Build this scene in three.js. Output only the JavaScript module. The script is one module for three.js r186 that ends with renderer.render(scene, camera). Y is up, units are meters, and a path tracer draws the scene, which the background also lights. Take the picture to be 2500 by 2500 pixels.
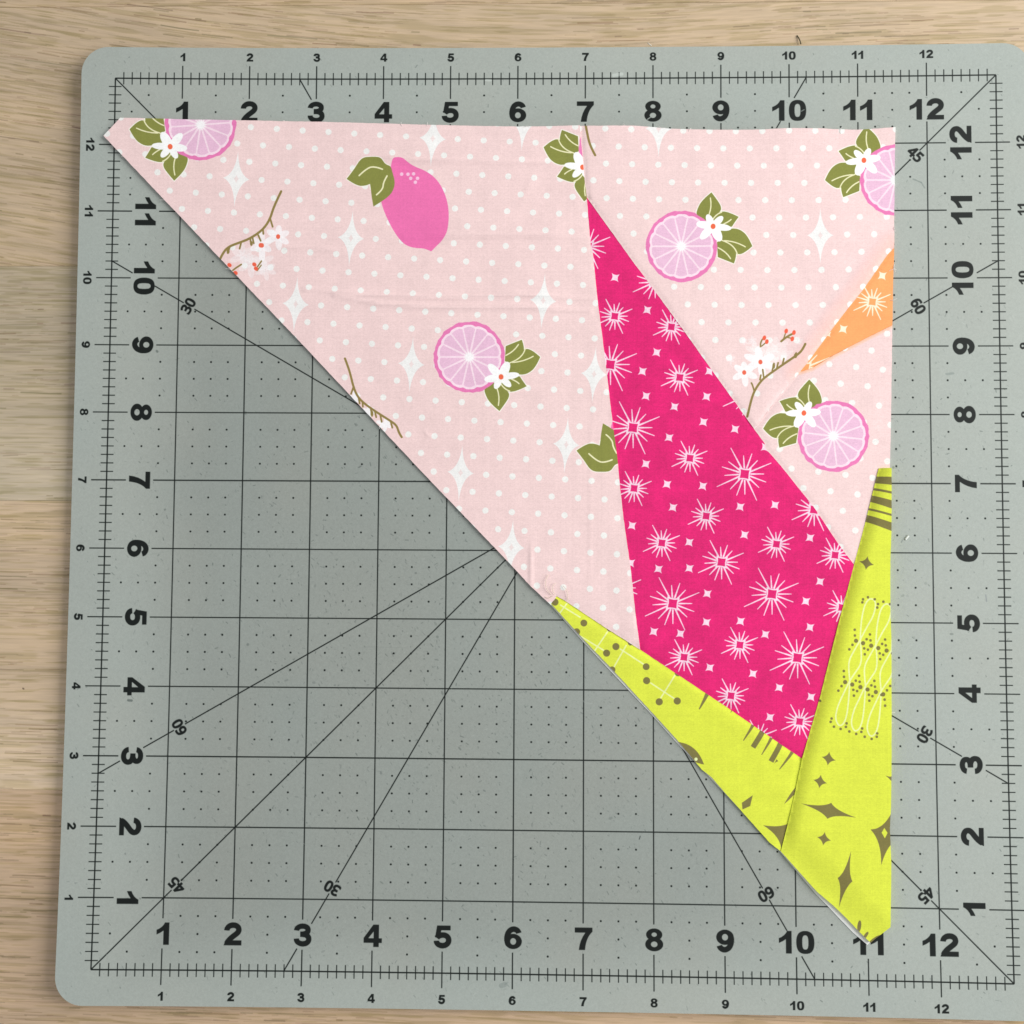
import * as THREE from 'three';

// ---------------------------------------------------------------- camera, light, exposure
const IN = 0.0254;                       // the mat is ruled in inches: (gx, gy) are inches on its grid, gy away from the viewer
const TABLE_TOP = 0, MAT_THICK = 0.0017, MAT_TOP = 0.0020;
const scene = new THREE.Scene();
const EYE = [-0.18062648, 14.88171453, 0.71326592];           // inches from the middle of the grid
const ROWS = [[0.9996843182, -0.0062747788, 0.0243288115], [0.0050018595, 0.9986328003, 0.0520337550], [-0.0246220494, -0.0518956396, 0.9983489356]];
const toWorld = (v) => new THREE.Vector3(v[0], -v[2], v[1]);
const camera = new THREE.PerspectiveCamera(2 * Math.atan(0.5) * 180 / Math.PI, 1, 0.02, 20);
camera.position.set(EYE[0] * IN, EYE[1] * IN + MAT_TOP, EYE[2] * IN);
camera.up.copy(toWorld(ROWS[1]).negate());
camera.lookAt(camera.position.clone().add(toWorld(ROWS[2])));
camera.updateMatrixWorld();

scene.background = new THREE.Color(0.48, 0.492, 0.50);          // the soft light of the room
const windowLight = new THREE.RectAreaLight(0xfbfbf7, 8.6, 0.98, 0.82);
windowLight.position.set(1.06, 0.70, -0.26);
windowLight.lookAt(0.0, 0, 0.0);
scene.add(windowLight);

const renderer = new THREE.WebGLRenderer({ antialias: true });
renderer.toneMapping = THREE.LinearToneMapping;
renderer.toneMappingExposure = 0.96;
renderer.shadowMap.enabled = true;

// ---------------------------------------------------------------- helpers
function rng(seed) { let a = seed >>> 0; return () => { a = (a + 0x6D2B79F5) | 0; let t = Math.imul(a ^ (a >>> 15), 1 | a); t = (t + Math.imul(t ^ (t >>> 7), 61 | t)) ^ t; return ((t ^ (t >>> 14)) >>> 0) / 4294967296; }; }
function hash2(x, y) { let n = Math.imul(x, 374761393) + Math.imul(y, 668265263); n = Math.imul(n ^ (n >>> 13), 1274126177); return ((n ^ (n >>> 16)) >>> 0) / 4294967296; }
function noise(x, y) {
  const i = Math.floor(x), j = Math.floor(y), u = x - i, v = y - j, a = u * u * (3 - 2 * u), b = v * v * (3 - 2 * v);
  const p = hash2(i, j), q = hash2(i + 1, j), r = hash2(i, j + 1), s = hash2(i + 1, j + 1);
  return p + (q - p) * a + (r - p) * b + (p - q - r + s) * a * b;
}
const fbm = (x, y, n = 4) => { let s = 0, w = 0.5; for (let k = 0; k < n; k++) { s += w * noise(x, y); x = x * 2.03 + 17.1; y = y * 2.03 + 5.3; w *= 0.5; } return s; };
const clamp = (x, a, b) => Math.min(b, Math.max(a, x));
const smooth = (a, b, x) => { const t = clamp((x - a) / (b - a), 0, 1); return t * t * (3 - 2 * t); };

// the mat has warped a little: its corners stand a few millimetres off the table
const WARP = [0.02252, 0.02285, -0.00625, -0.00764, -0.00128, -0.00900, -0.01193, 0.02201, 0.02245, 0.02178];
function warp(gx, gy) {                 // inches
  const u = (gx - 6.5) / 6.5, v = (gy - 6.5) / 6.5, c = WARP;
  return c[0] * u * u + c[1] * v * v + c[2] * u * v + c[3] * u ** 3 + c[4] * u * u * v + c[5] * u * v * v + c[6] * v ** 3 + c[7] * u ** 4 + c[8] * u * u * v * v + c[9] * v ** 4;
}
const LIFT = 0.03;                       // the cloth lies about this many inches above the mat
// measured photo pixel -> inches on the mat's grid
function at(px, py, lift = LIFT) {
  const a = (px - 1250) / 2500, b = (py - 1250) / 2500, d = [0, 1, 2].map((k) => ROWS[0][k] * a + ROWS[1][k] * b + ROWS[2][k]);
  const c = [EYE[0], EYE[2], -EYE[1]];
  let H = lift, gx = 0, gy = 0;
  for (let k = 0; k < 6; k++) { const t = (-H - c[2]) / d[2]; gx = c[0] + t * d[0] + 6.5; gy = 6.5 - (c[1] + t * d[1]); H = warp(gx, gy) + lift; }
  return [gx, gy];
}
const Z = 3.01875;                       // measurements were taken on enlargements of 640-pixel squares
const SQ = { a: [0, 0], b: [620, 0], c: [1240, 0], d: [1860, 0], e: [0, 620], f: [620, 620], g: [1240, 620], h: [1860, 620], i: [0, 1240], j: [620, 1240], k: [1240, 1240], l: [1860, 1240], m: [0, 1860], n: [620, 1860], o: [1240, 1860], p: [1860, 1860] };
const px = (s, x, y) => [SQ[s][0] + x / Z, SQ[s][1] + y / Z];
const inch = (s, x, y) => at(...px(s, x, y));
const world = (gx, gy, y) => [(gx - 6.5) * IN, y, (6.5 - gy) * IN];

function tag(o, label, category, extra = {}) { o.userData = { label, category, ...extra }; return o; }
function shadows(m) { m.castShadow = m.receiveShadow = true; return m; }

// a sheet cut to a polygon (inches), draped over height(gx, gy) in metres, with an edge going down to floor(gx, gy)
function sheet(poly, cell, height, floor, frame, edge = 0) {
  const pos = [], nor = [], uv = [], idx = [];
  const put = (x, y, h, n) => { pos.push(...world(x, y, h)); nor.push(...n); uv.push((x - frame[0]) / frame[2], (y - frame[1]) / frame[3]); return pos.length / 3 - 1; };
  const e = 0.01, normal = (x, y) => { const dx = (height(x + e, y) - height(x - e, y)) / (2 * e * IN), dz = -(height(x, y + e) - height(x, y - e)) / (2 * e * IN), l = Math.hypot(dx, 1, dz); return [-dx / l, 1 / l, -dz / l]; };
  const cut = (P, axis, lim, keepMore) => {
    const out = [], n = P.length;
    for (let i = 0; i < n; i++) {
      const A = P[i], B = P[(i + 1) % n], da = keepMore ? A[axis] - lim : lim - A[axis], db = keepMore ? B[axis] - lim : lim - B[axis];
      if (da >= 0) out.push(A);
      if ((da > 0 && db < 0) || (da < 0 && db > 0)) { const t = da / (da - db); out.push([A[0] + (B[0] - A[0]) * t, A[1] + (B[1] - A[1]) * t]); }
    }
    return out;
  };
  const xs = poly.map((q) => q[0]), ys = poly.map((q) => q[1]);
  const x0 = Math.floor(Math.min(...xs) / cell), x1 = Math.ceil(Math.max(...xs) / cell), y0 = Math.floor(Math.min(...ys) / cell), y1 = Math.ceil(Math.max(...ys) / cell);
  const seen = new Map(), spots = {};
  const vert = (x, y) => { const k = Math.round(x * 1e5) + ',' + Math.round(y * 1e5); let v = seen.get(k); if (v === undefined) { v = put(x, y, height(x, y), normal(x, y)); spots[v] = [x, y]; seen.set(k, v); } return v; };
  for (let j = y0; j < y1; j++) {
    const strip = cut(cut(poly, 1, j * cell, true), 1, (j + 1) * cell, false);
    if (strip.length < 3) continue;
    for (let i = x0; i < x1; i++) {
      const c = cut(cut(strip, 0, i * cell, true), 0, (i + 1) * cell, false);
      if (c.length < 3) continue;
      const q = c.filter((p, k) => { const r = c[(k + 1) % c.length]; return Math.hypot(p[0] - r[0], p[1] - r[1]) > 2e-5; });
      if (q.length < 3) continue;
      const tris = q.length === 3 ? [[0, 1, 2]] : q.length === 4 ? [[0, 1, 2], [0, 2, 3]] : THREE.ShapeUtils.triangulateShape(q.map((p) => new THREE.Vector2(...p)), []);
      for (const t of tris) {
        const [A, B, C] = t.map((k) => q[k]), area = (B[0] - A[0]) * (C[1] - A[1]) - (B[1] - A[1]) * (C[0] - A[0]);
        if (Math.abs(area) < 1e-10) continue;
        const v = t.map((k) => vert(...q[k])); if (area < 0) v.reverse(); idx.push(...v);
      }
    }
  }
  // the cut edge all round, and the underside
  const topCount = idx.length;
  const n = poly.length; let turn = 0;
  for (let i = 0; i < n; i++) { const A = poly[i], B = poly[(i + 1) % n]; turn += A[0] * B[1] - B[0] * A[1]; }
  const s = turn > 0 ? 1 : -1;
  for (let i = 0; i < n; i++) {
    const A = poly[i], B = poly[(i + 1) % n], dx = B[0] - A[0], dy = B[1] - A[1], l = Math.hypot(dx, dy) || 1, N = [s * dy / l, 0, s * dx / l];
    const v = [put(...A, height(...A), N), put(...B, height(...B), N), put(...B, floor(...B), N), put(...A, floor(...A), N)];
    if (s > 0) idx.push(v[0], v[2], v[1], v[0], v[3], v[2]); else idx.push(v[0], v[1], v[2], v[0], v[2], v[3]);
  }
  const low = new Map(), below = (k) => { let v = low.get(k); if (v === undefined) { const [x, y] = spots[k]; v = put(x, y, floor(x, y), [0, -1, 0]); low.set(k, v); } return v; };
  for (let i = 0; i < topCount; i += 3) idx.push(below(idx[i]), below(idx[i + 2]), below(idx[i + 1]));
  const g = new THREE.BufferGeometry();
  g.setAttribute('position', new THREE.Float32BufferAttribute(pos, 3));
  g.setAttribute('normal', new THREE.Float32BufferAttribute(nor, 3));
  g.setAttribute('uv', new THREE.Float32BufferAttribute(uv, 2));
  g.setIndex(idx);
  return g;
}
function subdivide(poly, step, jitter = 0, seed = 1) {
  const r = rng(seed), out = [];
  poly.forEach((A, i) => {
    const B = poly[(i + 1) % poly.length], l = Math.hypot(B[0] - A[0], B[1] - A[1]), n = Math.max(1, Math.round(l / step));
    for (let k = 0; k < n; k++) { const t = k / n, o = k ? (r() - 0.5) * 2 * jitter : 0; out.push([A[0] + (B[0] - A[0]) * t - o * (B[1] - A[1]) / l, A[1] + (B[1] - A[1]) * t + o * (B[0] - A[0]) / l]); }
  });
  return out;
}
function canvasFor(w, h, ppi) {
  const c = document.createElement('canvas'); c.width = Math.round(w * ppi); c.height = Math.round(h * ppi);
  return [c, c.getContext('2d')];
}
function textureOf(c, wrapMode) {
  const t = new THREE.CanvasTexture(c); t.colorSpace = THREE.SRGBColorSpace; t.magFilter = THREE.LinearFilter; t.anisotropy = 8;
  if (wrapMode) t.wrapS = t.wrapT = wrapMode;
  return t;
}
function grain(c, ctx, fn) {             // multiplies every pixel by fn(column, row)
  const d = ctx.getImageData(0, 0, c.width, c.height), a = d.data;
  for (let y = 0, i = 0; y < c.height; y++) for (let x = 0; x < c.width; x++, i += 4) { const m = fn(x, y); a[i] = clamp(a[i] * m[0], 0, 255); a[i + 1] = clamp(a[i + 1] * m[1], 0, 255); a[i + 2] = clamp(a[i + 2] * m[2], 0, 255); }
  ctx.putImageData(d, 0, 0);
}

// ---------------------------------------------------------------- table: oak staves
const WOOD = [-2, -1.8, 17.4, 17.4];     // gx, gy of the corner, width, height covered by the wood's texture
const STAVES = [                          // gy from, gy to, base colour, slope of the grain at gx
  [14.21, 17.9, [189, 165, 136], (x) => -0.04 + 0.006 * x],
  [10.22, 14.21, [191, 168, 140], (x) => x < 7 ? -0.155 + 0.155 * smooth(-1, 8.5, x) : 0.055 * smooth(6.5, 9, x) * (1 - 0.6 * smooth(9, 13, x))],
  [6.70, 10.22, [186, 168, 142], () => -0.005],
  [2.47, 6.70, [197, 173, 145], () => -0.01],
  [-1.45, 2.47, [195, 167, 138], () => -0.02],
  [-5.2, -1.45, [182, 158, 128], () => 0],
];
function woodTexture() {
  const S = 2040, [c, ctx] = canvasFor(1, 1, S), ppi = S / WOOD[2];
  const img = ctx.createImageData(S, S), a = img.data;
  const drift = STAVES.map((s) => { const t = new Float32Array(S); let acc = 0; for (let x = 0; x < S; x++) { acc += s[3](WOOD[0] + x / ppi) / ppi; t[x] = acc; } return t; });
  for (let y = 0, i = 0; y < S; y++) {
    const gy = WOOD[1] + WOOD[3] - y / ppi; let k = STAVES.findIndex((s) => gy >= s[0] && gy < s[1]); if (k < 0) k = 5;
    const s = STAVES[k];
    for (let x = 0; x < S; x++, i += 4) {
      const gx = WOOD[0] + x / ppi;
      if (gx > 0.4 && gx < 12.6 && gy > 0.6 && gy < 12.6) { a[i] = s[2][0]; a[i + 1] = s[2][1]; a[i + 2] = s[2][2]; a[i + 3] = 255; continue; }   // always under the mat
      const v = gy - drift[k][x] + 0.06 * (fbm(gx * 0.55 + k * 9, gy * 0.7, 2) - 0.4);
      const broad = fbm(gx * 0.22 + k * 31, v * 1.1, 3) - 0.44, fine = fbm(gx * 0.9 + k * 7, v * 9, 3) - 0.44, hair = fbm(gx * 2.2 + k * 3, v * 40, 2) - 0.37, thin = noise(gx * 5 + k * 3, v * 75) - 0.5;
      let m = 1.03 + 0.14 * broad + 0.08 * fine + 0.10 * hair + 0.06 * thin, g = 0;
      const dark = smooth(0.60, 0.78, noise(gx * 1.6 + k * 13, v * 30)) * 0.5 + smooth(0.66, 0.80, noise(gx * 2.6 + k * 23, v * 52)) * 0.5;   // rows of open pores
      m -= 0.15 * dark;
      if (k === 2) { g = smooth(8.6, 7.0, gy); m += 0.09 * g; }
      if (k === 3) { g = smooth(4.4, 2.7, gy); m += 0.10 * g; }
      const warm = 0.10 * broad + 0.06 * fine - 0.05 * g;
      a[i] = clamp(s[2][0] * m * (1 + 0.15 * warm), 0, 255); a[i + 1] = clamp(s[2][1] * m * (1 - 0.05 * warm), 0, 255); a[i + 2] = clamp(s[2][2] * m * (1 - 0.4 * warm - 0.10 * dark), 0, 255); a[i + 3] = 255;
    }
  }
  ctx.putImageData(img, 0, 0);
  const r = rng(77); ctx.lineCap = 'round';
  for (let n = 0; n < 15000; n++) {        // the open pores of the oak: short dark streaks along the grain
    const gx = WOOD[0] + r() * WOOD[2], gy = WOOD[1] + r() * WOOD[3], pick = r();
    const k = STAVES.findIndex((s) => gy >= s[0] && gy < s[1]); if (k < 0) continue;
    if (noise(gx * 0.35 + k * 5, (gy - STAVES[k][3](gx) * gx) * 2.6) < 0.28 + 0.2 * pick) continue;
    const len = 0.08 + 0.8 * r() ** 2, big = r() < 0.22 ? 1 : 0.5;
    ctx.strokeStyle = `rgba(${98 + r() * 24 | 0},${78 + r() * 20 | 0},${54 + r() * 16 | 0},${(0.12 + 0.42 * r()) * (big === 1 ? 1 : 0.75)})`;
    ctx.lineWidth = (0.005 + 0.012 * r()) * big * ppi + 0.4;
    ctx.beginPath();
    for (let q = 0; q <= 6; q++) {
      const x = gx + (q / 6 - 0.5) * len, y = gy + STAVES[k][3](gx) * (x - gx) + 0.02 * (noise(x * 2.2 + n, n) - 0.5);
      const X = (x - WOOD[0]) * ppi, Y = (WOOD[1] + WOOD[3] - y) * ppi; if (q) ctx.lineTo(X, Y); else ctx.moveTo(X, Y);
    }
    ctx.stroke();
  }
  ctx.fillStyle = 'rgba(70,55,40,0.7)';    // a dark fleck
  const f = at(...px('i', 152, 1337), -0.1); ctx.beginPath(); ctx.ellipse((f[0] - WOOD[0]) * ppi, (WOOD[1] + WOOD[3] - f[1]) * ppi, 2, 1.3, 0.5, 0, 7); ctx.fill();
  return textureOf(c, THREE.MirroredRepeatWrapping);
}
const woodMap = woodTexture();
const wood = new THREE.MeshStandardMaterial({ map: woodMap, roughness: 0.55, bumpMap: woodMap, bumpScale: 0.00012 });
const table = new THREE.Group(); table.name = 'table';
tag(table, 'pale oak table top of glued staves under the grey cutting mat', 'table', { kind: 'structure' });
scene.add(table);
{
  const rows = [...STAVES.map((s) => [s[0], s[1]]), [17.9, 21.8], [-9, -5.2]];
  for (const [g0, g1] of rows) {
    const joint = g0 > 14 && g0 < 15 ? [-8, 11.62, 24] : [-8, 24];     // one stave ends in view, at the top right
    for (let q = 0; q + 1 < joint.length; q++) {
      const gap = 0.0012, a = joint[q] + gap, b = joint[q + 1] - gap, y0 = g0 + gap, y1 = g1 - gap, ch = 0.004;
      const top = TABLE_TOP, low = TABLE_TOP - 0.026;
      const pos = [], nor = [], uv = [], idx = [];
      const P = (x, y, h, n) => { pos.push(...world(x, y, h)); nor.push(...n); uv.push((x - WOOD[0]) / WOOD[2], (y - WOOD[1]) / WOOD[3]); return pos.length / 3 - 1; };
      const quad = (A, B, C, D, n) => { const v = [A, B, C, D].map((p) => P(p[0], p[1], p[2], n)); idx.push(v[0], v[1], v[2], v[0], v[2], v[3]); };
      const c = ch * IN;
      quad([a + ch, y0 + ch, top], [b - ch, y0 + ch, top], [b - ch, y1 - ch, top], [a + ch, y1 - ch, top], [0, 1, 0]);
      quad([a, y0, top - c], [b, y0, top - c], [b - ch, y0 + ch, top], [a + ch, y0 + ch, top], [0, 0.7, 0.7]);
      quad([b, y1, top - c], [a, y1, top - c], [a + ch, y1 - ch, top], [b - ch, y1 - ch, top], [0, 0.7, -0.7]);
      quad([b, y0, top - c], [b, y1, top - c], [b - ch, y1 - ch, top], [b - ch, y0 + ch, top], [0.7, 0.7, 0]);
      quad([a, y1, top - c], [a, y0, top - c], [a + ch, y0 + ch, top], [a + ch, y1 - ch, top], [-0.7, 0.7, 0]);
      quad([a, y0, low], [b, y0, low], [b, y0, top - c], [a, y0, top - c], [0, 0, 1]);
      quad([b, y1, low], [a, y1, low], [a, y1, top - c], [b, y1, top - c], [0, 0, -1]);
      quad([b, y0, low], [b, y1, low], [b, y1, top - c], [b, y0, top - c], [1, 0, 0]);
      quad([a, y1, low], [a, y0, low], [a, y0, top - c], [a, y1, top - c], [-1, 0, 0]);
      quad([a, y1, low], [b, y1, low], [b, y0, low], [a, y0, low], [0, -1, 0]);
      const g = new THREE.BufferGeometry();
      g.setAttribute('position', new THREE.Float32BufferAttribute(pos, 3)); g.setAttribute('normal', new THREE.Float32BufferAttribute(nor, 3)); g.setAttribute('uv', new THREE.Float32BufferAttribute(uv, 2)); g.setIndex(idx);
      const m = shadows(new THREE.Mesh(g, wood)); m.name = 'stave'; table.add(m);
    }
  }
}

// ---------------------------------------------------------------- cutting mat
const MAT = [-0.503, -0.497, 14.0, 13.967];
const MATGREY = [168, 174, 168];
function matTexture() {
  const S = 2040, [c, ctx] = canvasFor(1, 1, S), k = S / MAT[2], ky = S / MAT[3];
  const X = (x) => (x - MAT[0]) * k, Y = (y) => (MAT[1] + MAT[3] - y) * ky;
  ctx.fillStyle = `rgb(${MATGREY})`; ctx.fillRect(0, 0, S, S);
  const r = rng(5); ctx.lineCap = 'round';
  const busy = (x, y) => Math.exp(-(((x - 5.6) / 3.6) ** 2 + ((y - 4.4) / 3.4) ** 2)) + 0.5 * Math.exp(-(((x - 11.6) / 0.9) ** 2 + ((y - 8) / 2.5) ** 2)) + 0.12;
  for (let n = 0; n < 26000; n++) {        // knife marks and lint stuck in them
    const x = -0.4 + r() * 13.8, y = -0.4 + r() * 13.8; if (r() > busy(x, y)) continue;
    const l = 0.012 + 0.05 * r() * r(), t = r() < 0.6 ? 0.6 + r() * 0.8 : r() * Math.PI;
    ctx.strokeStyle = r() < 0.72 ? `rgba(62,72,70,${0.08 + 0.34 * r() ** 1.5})` : `rgba(205,212,206,${0.05 + 0.18 * r()})`;
    ctx.lineWidth = 0.7 + 1.3 * r(); ctx.beginPath(); ctx.moveTo(X(x), Y(y)); ctx.lineTo(X(x + l * Math.cos(t)), Y(y - l * Math.sin(t))); ctx.stroke();
  }
  for (let n = 0; n < 420; n++) {          // small dark smudges
    const x = r() * 13, y = r() * 13; if (r() > busy(x, y)) continue;
    ctx.fillStyle = `rgba(62,72,70,${0.08 + 0.24 * r()})`; ctx.beginPath(); ctx.ellipse(X(x), Y(y), 1 + 4 * r(), 1 + 2 * r(), r() * 3, 0, 7); ctx.fill();
  }
  for (let n = 0; n < 26; n++) {           // long faint scratches
    const x = 0.5 + r() * 12, y = 0.5 + r() * 12, l = 0.4 + 1.6 * r(), t = r() * Math.PI;
    ctx.strokeStyle = `rgba(80,90,88,${0.05 + 0.09 * r()})`; ctx.lineWidth = 1; ctx.beginPath(); ctx.moveTo(X(x), Y(y)); ctx.quadraticCurveTo(X(x + l * 0.5 * Math.cos(t) + 0.05), Y(y + l * 0.5 * Math.sin(t)), X(x + l * Math.cos(t)), Y(y + l * Math.sin(t))); ctx.stroke();
  }
  // the printed grid
  const INK = '#0f1513', W = 2.3;
  ctx.strokeStyle = INK; ctx.fillStyle = INK; ctx.lineCap = 'butt';
  const line = (x0, y0, x1, y1, w = W) => { ctx.lineWidth = w; ctx.beginPath(); ctx.moveTo(X(x0), Y(y0)); ctx.lineTo(X(x1), Y(y1)); ctx.stroke(); };
  line(0, 0, 13, 0, 2.7); line(0, 13, 13, 13, 2.7); line(0, 0, 0, 13, 2.7); line(13, 0, 13, 13, 2.7);
  for (let n = 1; n < 13; n++) {
    line(n, -0.205, n, 0.297); line(n, 0.715, n, 12.32); line(n, 12.70, n, 13.195);
    line(-0.225, n, 0.284, n); line(0.686, n, 12.27, n); line(12.69, n, 13.19, n);
  }
  for (let n = 1; n < 104; n++) if (n % 8) { const t = n / 8; line(t, -0.093, t, 0.093, 1.9); line(t, 12.907, t, 13.093, 1.9); line(-0.093, t, 0.093, t, 1.9); line(12.907, t, 13.093, t, 1.9); }
  // angle lines run from the frame to the middle, with gaps at the labels and at the big numerals
  const seg = (x0, y0, x1, y1, gaps) => { const L = Math.hypot(x1 - x0, y1 - y0); let p = 0; for (const [a, b] of [...gaps, [L, L]]) { if (a > p) line(x0 + (x1 - x0) * p / L, y0 + (y1 - y0) * p / L, x0 + (x1 - x0) * a / L, y0 + (y1 - y0) * a / L); p = b; } };
  const T = 6.5 * Math.tan(Math.PI / 6);
  for (const [cx, cy] of [[0, 0], [13, 0], [0, 13], [13, 13]]) {
    const sx = cx ? -1 : 1;
    seg(cx, cy, 6.5, 6.5, [[1.57, 1.76]]);
    seg(cx, cy ? 6.5 + T : 6.5 - T, 6.5, 6.5, [[0.36, 0.74], [1.245, 1.43]]);
    seg(cx ? 6.5 + T : 6.5 - T, cy, 6.5, 6.5, [[0.36, 0.76], [1.25, 1.43]]);
  }
  // dots on the quarter inches; fewer in the outer band, where the numerals are
  const band = (x, y) => {
    const fx = x % 1, fy = y % 1;
    const inX = x < 1 || x > 12, inY = y < 1 || y > 12;
    if (inX && inY) return (fx === 0.5) !== (fy === 0.5) && (x < 0.3 || x > 12.7 || y < 0.3 || y > 12.7);
    if (inX) { const d = x < 1 ? x : 13 - x; return d === 0.75 || fy === 0.5 || (d === 0.25 && y > 11 && y < 12); }
    if (inY) { const d = y < 1 ? y : 13 - y; return d === 0.75 || fx === 0.5 || (d === 0.25 && ((y < 1 && x < 2) || (y > 12 && x > 11))); }
    return true;
  };
  for (let i = 0; i < 52; i++) for (let j = 0; j < 52; j++) {
    const x = i / 4, y = j / 4; if (i % 4 === 0 || j % 4 === 0 || !band(x, y)) continue;
    ctx.beginPath(); ctx.arc(X(x), Y(y), 2.05, 0, 7); ctx.fill();
  }
  // heavy grotesque numerals, drawn on a box 100 high
  const WIDE = { 1: 58 };
  const numeral = (ch) => {
    const P = (...q) => { ctx.beginPath(); q.forEach((v, i) => v.length === 2 ? (i ? ctx.lineTo(...v) : ctx.moveTo(...v)) : v.length === 4 ? ctx.quadraticCurveTo(...v) : ctx.bezierCurveTo(...v)); };
    const S = (w, ...q) => { P(...q); ctx.lineWidth = w; ctx.stroke(); }, F = (...q) => { P(...q); ctx.closePath(); ctx.fill(); };
    const O = (cx, cy, rx, ry, hx, hy) => { ctx.beginPath(); ctx.ellipse(cx, cy, rx, ry, 0, 0, 6.2832); ctx.moveTo(cx + hx, cy); ctx.ellipse(cx, cy, hx, hy, 0, 0, 6.2832, true); ctx.fill('evenodd'); };
    ctx.lineCap = 'butt';
    if (ch === '0') { P([41, -1], [70, -1, 82, 16, 82, 50], [82, 84, 70, 101, 41, 101], [12, 101, 0, 84, 0, 50], [0, 16, 12, -1, 41, -1]); ctx.moveTo(41, 18); ctx.bezierCurveTo(29, 18, 27, 30, 27, 50); ctx.bezierCurveTo(27, 70, 29, 82, 41, 82); ctx.bezierCurveTo(53, 82, 55, 70, 55, 50); ctx.bezierCurveTo(55, 30, 53, 18, 41, 18); ctx.fill('evenodd'); }
    if (ch === '1') F([58, 0], [58, 100], [32, 100], [32, 36], [18, 47, 0, 54], [0, 33], [28, 23, 38, 0]);
    if (ch === '2') { S(25, [13, 33], [15, 2, 69, 2, 69, 30], [69, 52, 30, 58, 14, 92]); F([0, 100], [82, 100], [82, 78], [30, 78], [8, 80]); }
    if (ch === '3') { S(24, [12, 30], [16, 3, 66, 5, 66, 28], [66, 46, 44, 47, 30, 47]); S(24, [30, 47], [58, 47, 70, 55, 70, 69], [70, 98, 14, 98, 12, 67]); }
    if (ch === '4') { P([44, 0], [70, 0], [70, 61], [84, 61], [84, 82], [70, 82], [70, 100], [45, 100], [45, 82], [0, 82], [0, 60]); ctx.closePath(); ctx.moveTo(46, 61); ctx.lineTo(46, 30); ctx.lineTo(21, 61); ctx.closePath(); ctx.fill('evenodd'); }
    if (ch === '5') { F([15, 0], [77, 0], [77, 21], [34, 21], [30, 46], [6, 54]); S(25, [14, 56], [28, 36, 69, 38, 69, 66], [69, 97, 14, 99, 12, 69]); }
    if (ch === '6' || ch === '9') { ctx.save(); if (ch === '9') { ctx.translate(82, 100); ctx.rotate(Math.PI); } O(42, 67, 40, 34, 14, 15); S(25, [68, 29], [60, 2, 13, 2, 13, 58], [14, 66]); ctx.restore(); }
    if (ch === '7') F([1, 0], [82, 0], [82, 18], [52, 46, 48, 100], [20, 100], [24, 56, 50, 22], [1, 22]);
    if (ch === '8') { O(41, 26.5, 37, 27.5, 12.5, 10); O(41, 70, 41, 31, 15.5, 13); }
  };
  const number = (s, x, y, deg, cap) => {
    const w = [...s].map((ch) => WIDE[ch] || 82), all = w.reduce((t, v) => t + v, 0) + 21 * (s.length - 1);
    ctx.save(); ctx.translate(X(x), Y(y)); ctx.rotate(-deg * Math.PI / 180); ctx.scale(cap * k / 100, cap * k / 100); ctx.translate(-all / 2, -50);
    [...s].forEach((ch, i) => { numeral(ch); ctx.translate(w[i] + 21, 0); }); ctx.restore();
  };
  const text = (s, x, y, deg, cap, weight, bold = true, sx = 1) => {
    ctx.save(); ctx.translate(X(x), Y(y)); ctx.rotate(-deg * Math.PI / 180); ctx.scale(sx, 1);
    const size = cap * k / 0.714; ctx.font = `${bold ? 'bold ' : ''}${size}px sans-serif`; ctx.textAlign = 'center'; ctx.textBaseline = 'alphabetic'; ctx.lineJoin = 'miter';
    ctx.fillText(s, 0, cap * k / 2); ctx.lineWidth = weight * k; ctx.strokeText(s, 0, cap * k / 2); ctx.restore();
  };
  for (let n = 1; n < 13; n++) {
    const b = 0.308, q = 0.122;
    number(`${n}`, n, 12.502, 0, b); number(`${n}`, n + 0.005, 0.503, 0, b); number(`${n}`, 0.485, n, -90, b); number(`${n}`, 12.485, n, 90, b);
    number(`${n}`, n, 13.325, 0, q); number(`${n}`, n, -0.36, 0, q); number(`${n}`, -0.355, n, -90, q); number(`${n}`, 13.345, n, 90, q);
  }
  const angle = (s, x, y, d) => text(s, x, y, d, 0.145, 0.019, false, 1.02);
  angle('30', 1.15, 9.585, 60); angle('60', 1.16, 3.415, 120); angle('45', 1.18, 1.18, 135); angle('30', 3.415, 1.16, 150);
  angle('60', 9.585, 1.16, 210); angle('45', 11.82, 1.18, 225); angle('30', 11.84, 3.415, 240); angle('60', 11.84, 9.585, 300); angle('45', 11.83, 11.83, 315); angle('60', 3.415, 11.84, 30); angle('30', 9.585, 11.84, 330);
  // wear over the print: nicks that have taken the ink off, grey scuffs
  ctx.lineCap = 'round';
  for (let n = 0; n < 900; n++) {
    const x = r() * 13, y = r() * 13; if (r() > busy(x, y) * 0.8) continue; const t = r() * 3.14, l = 0.01 + 0.05 * r();
    ctx.strokeStyle = `rgba(${MATGREY},${0.25 + 0.5 * r()})`; ctx.lineWidth = 0.8 + r(); ctx.beginPath(); ctx.moveTo(X(x), Y(y)); ctx.lineTo(X(x + l * Math.cos(t)), Y(y + l * Math.sin(t))); ctx.stroke();
  }
  const scuff = (s, x0, y0, x1, y1, col, w) => { const A = at(...px(s, x0, y0), 0), B = at(...px(s, x1, y1), 0); ctx.strokeStyle = col; ctx.lineWidth = w; ctx.beginPath(); ctx.moveTo(X(A[0]), Y(A[1])); ctx.lineTo(X(B[0]), Y(B[1])); ctx.stroke(); };
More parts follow.
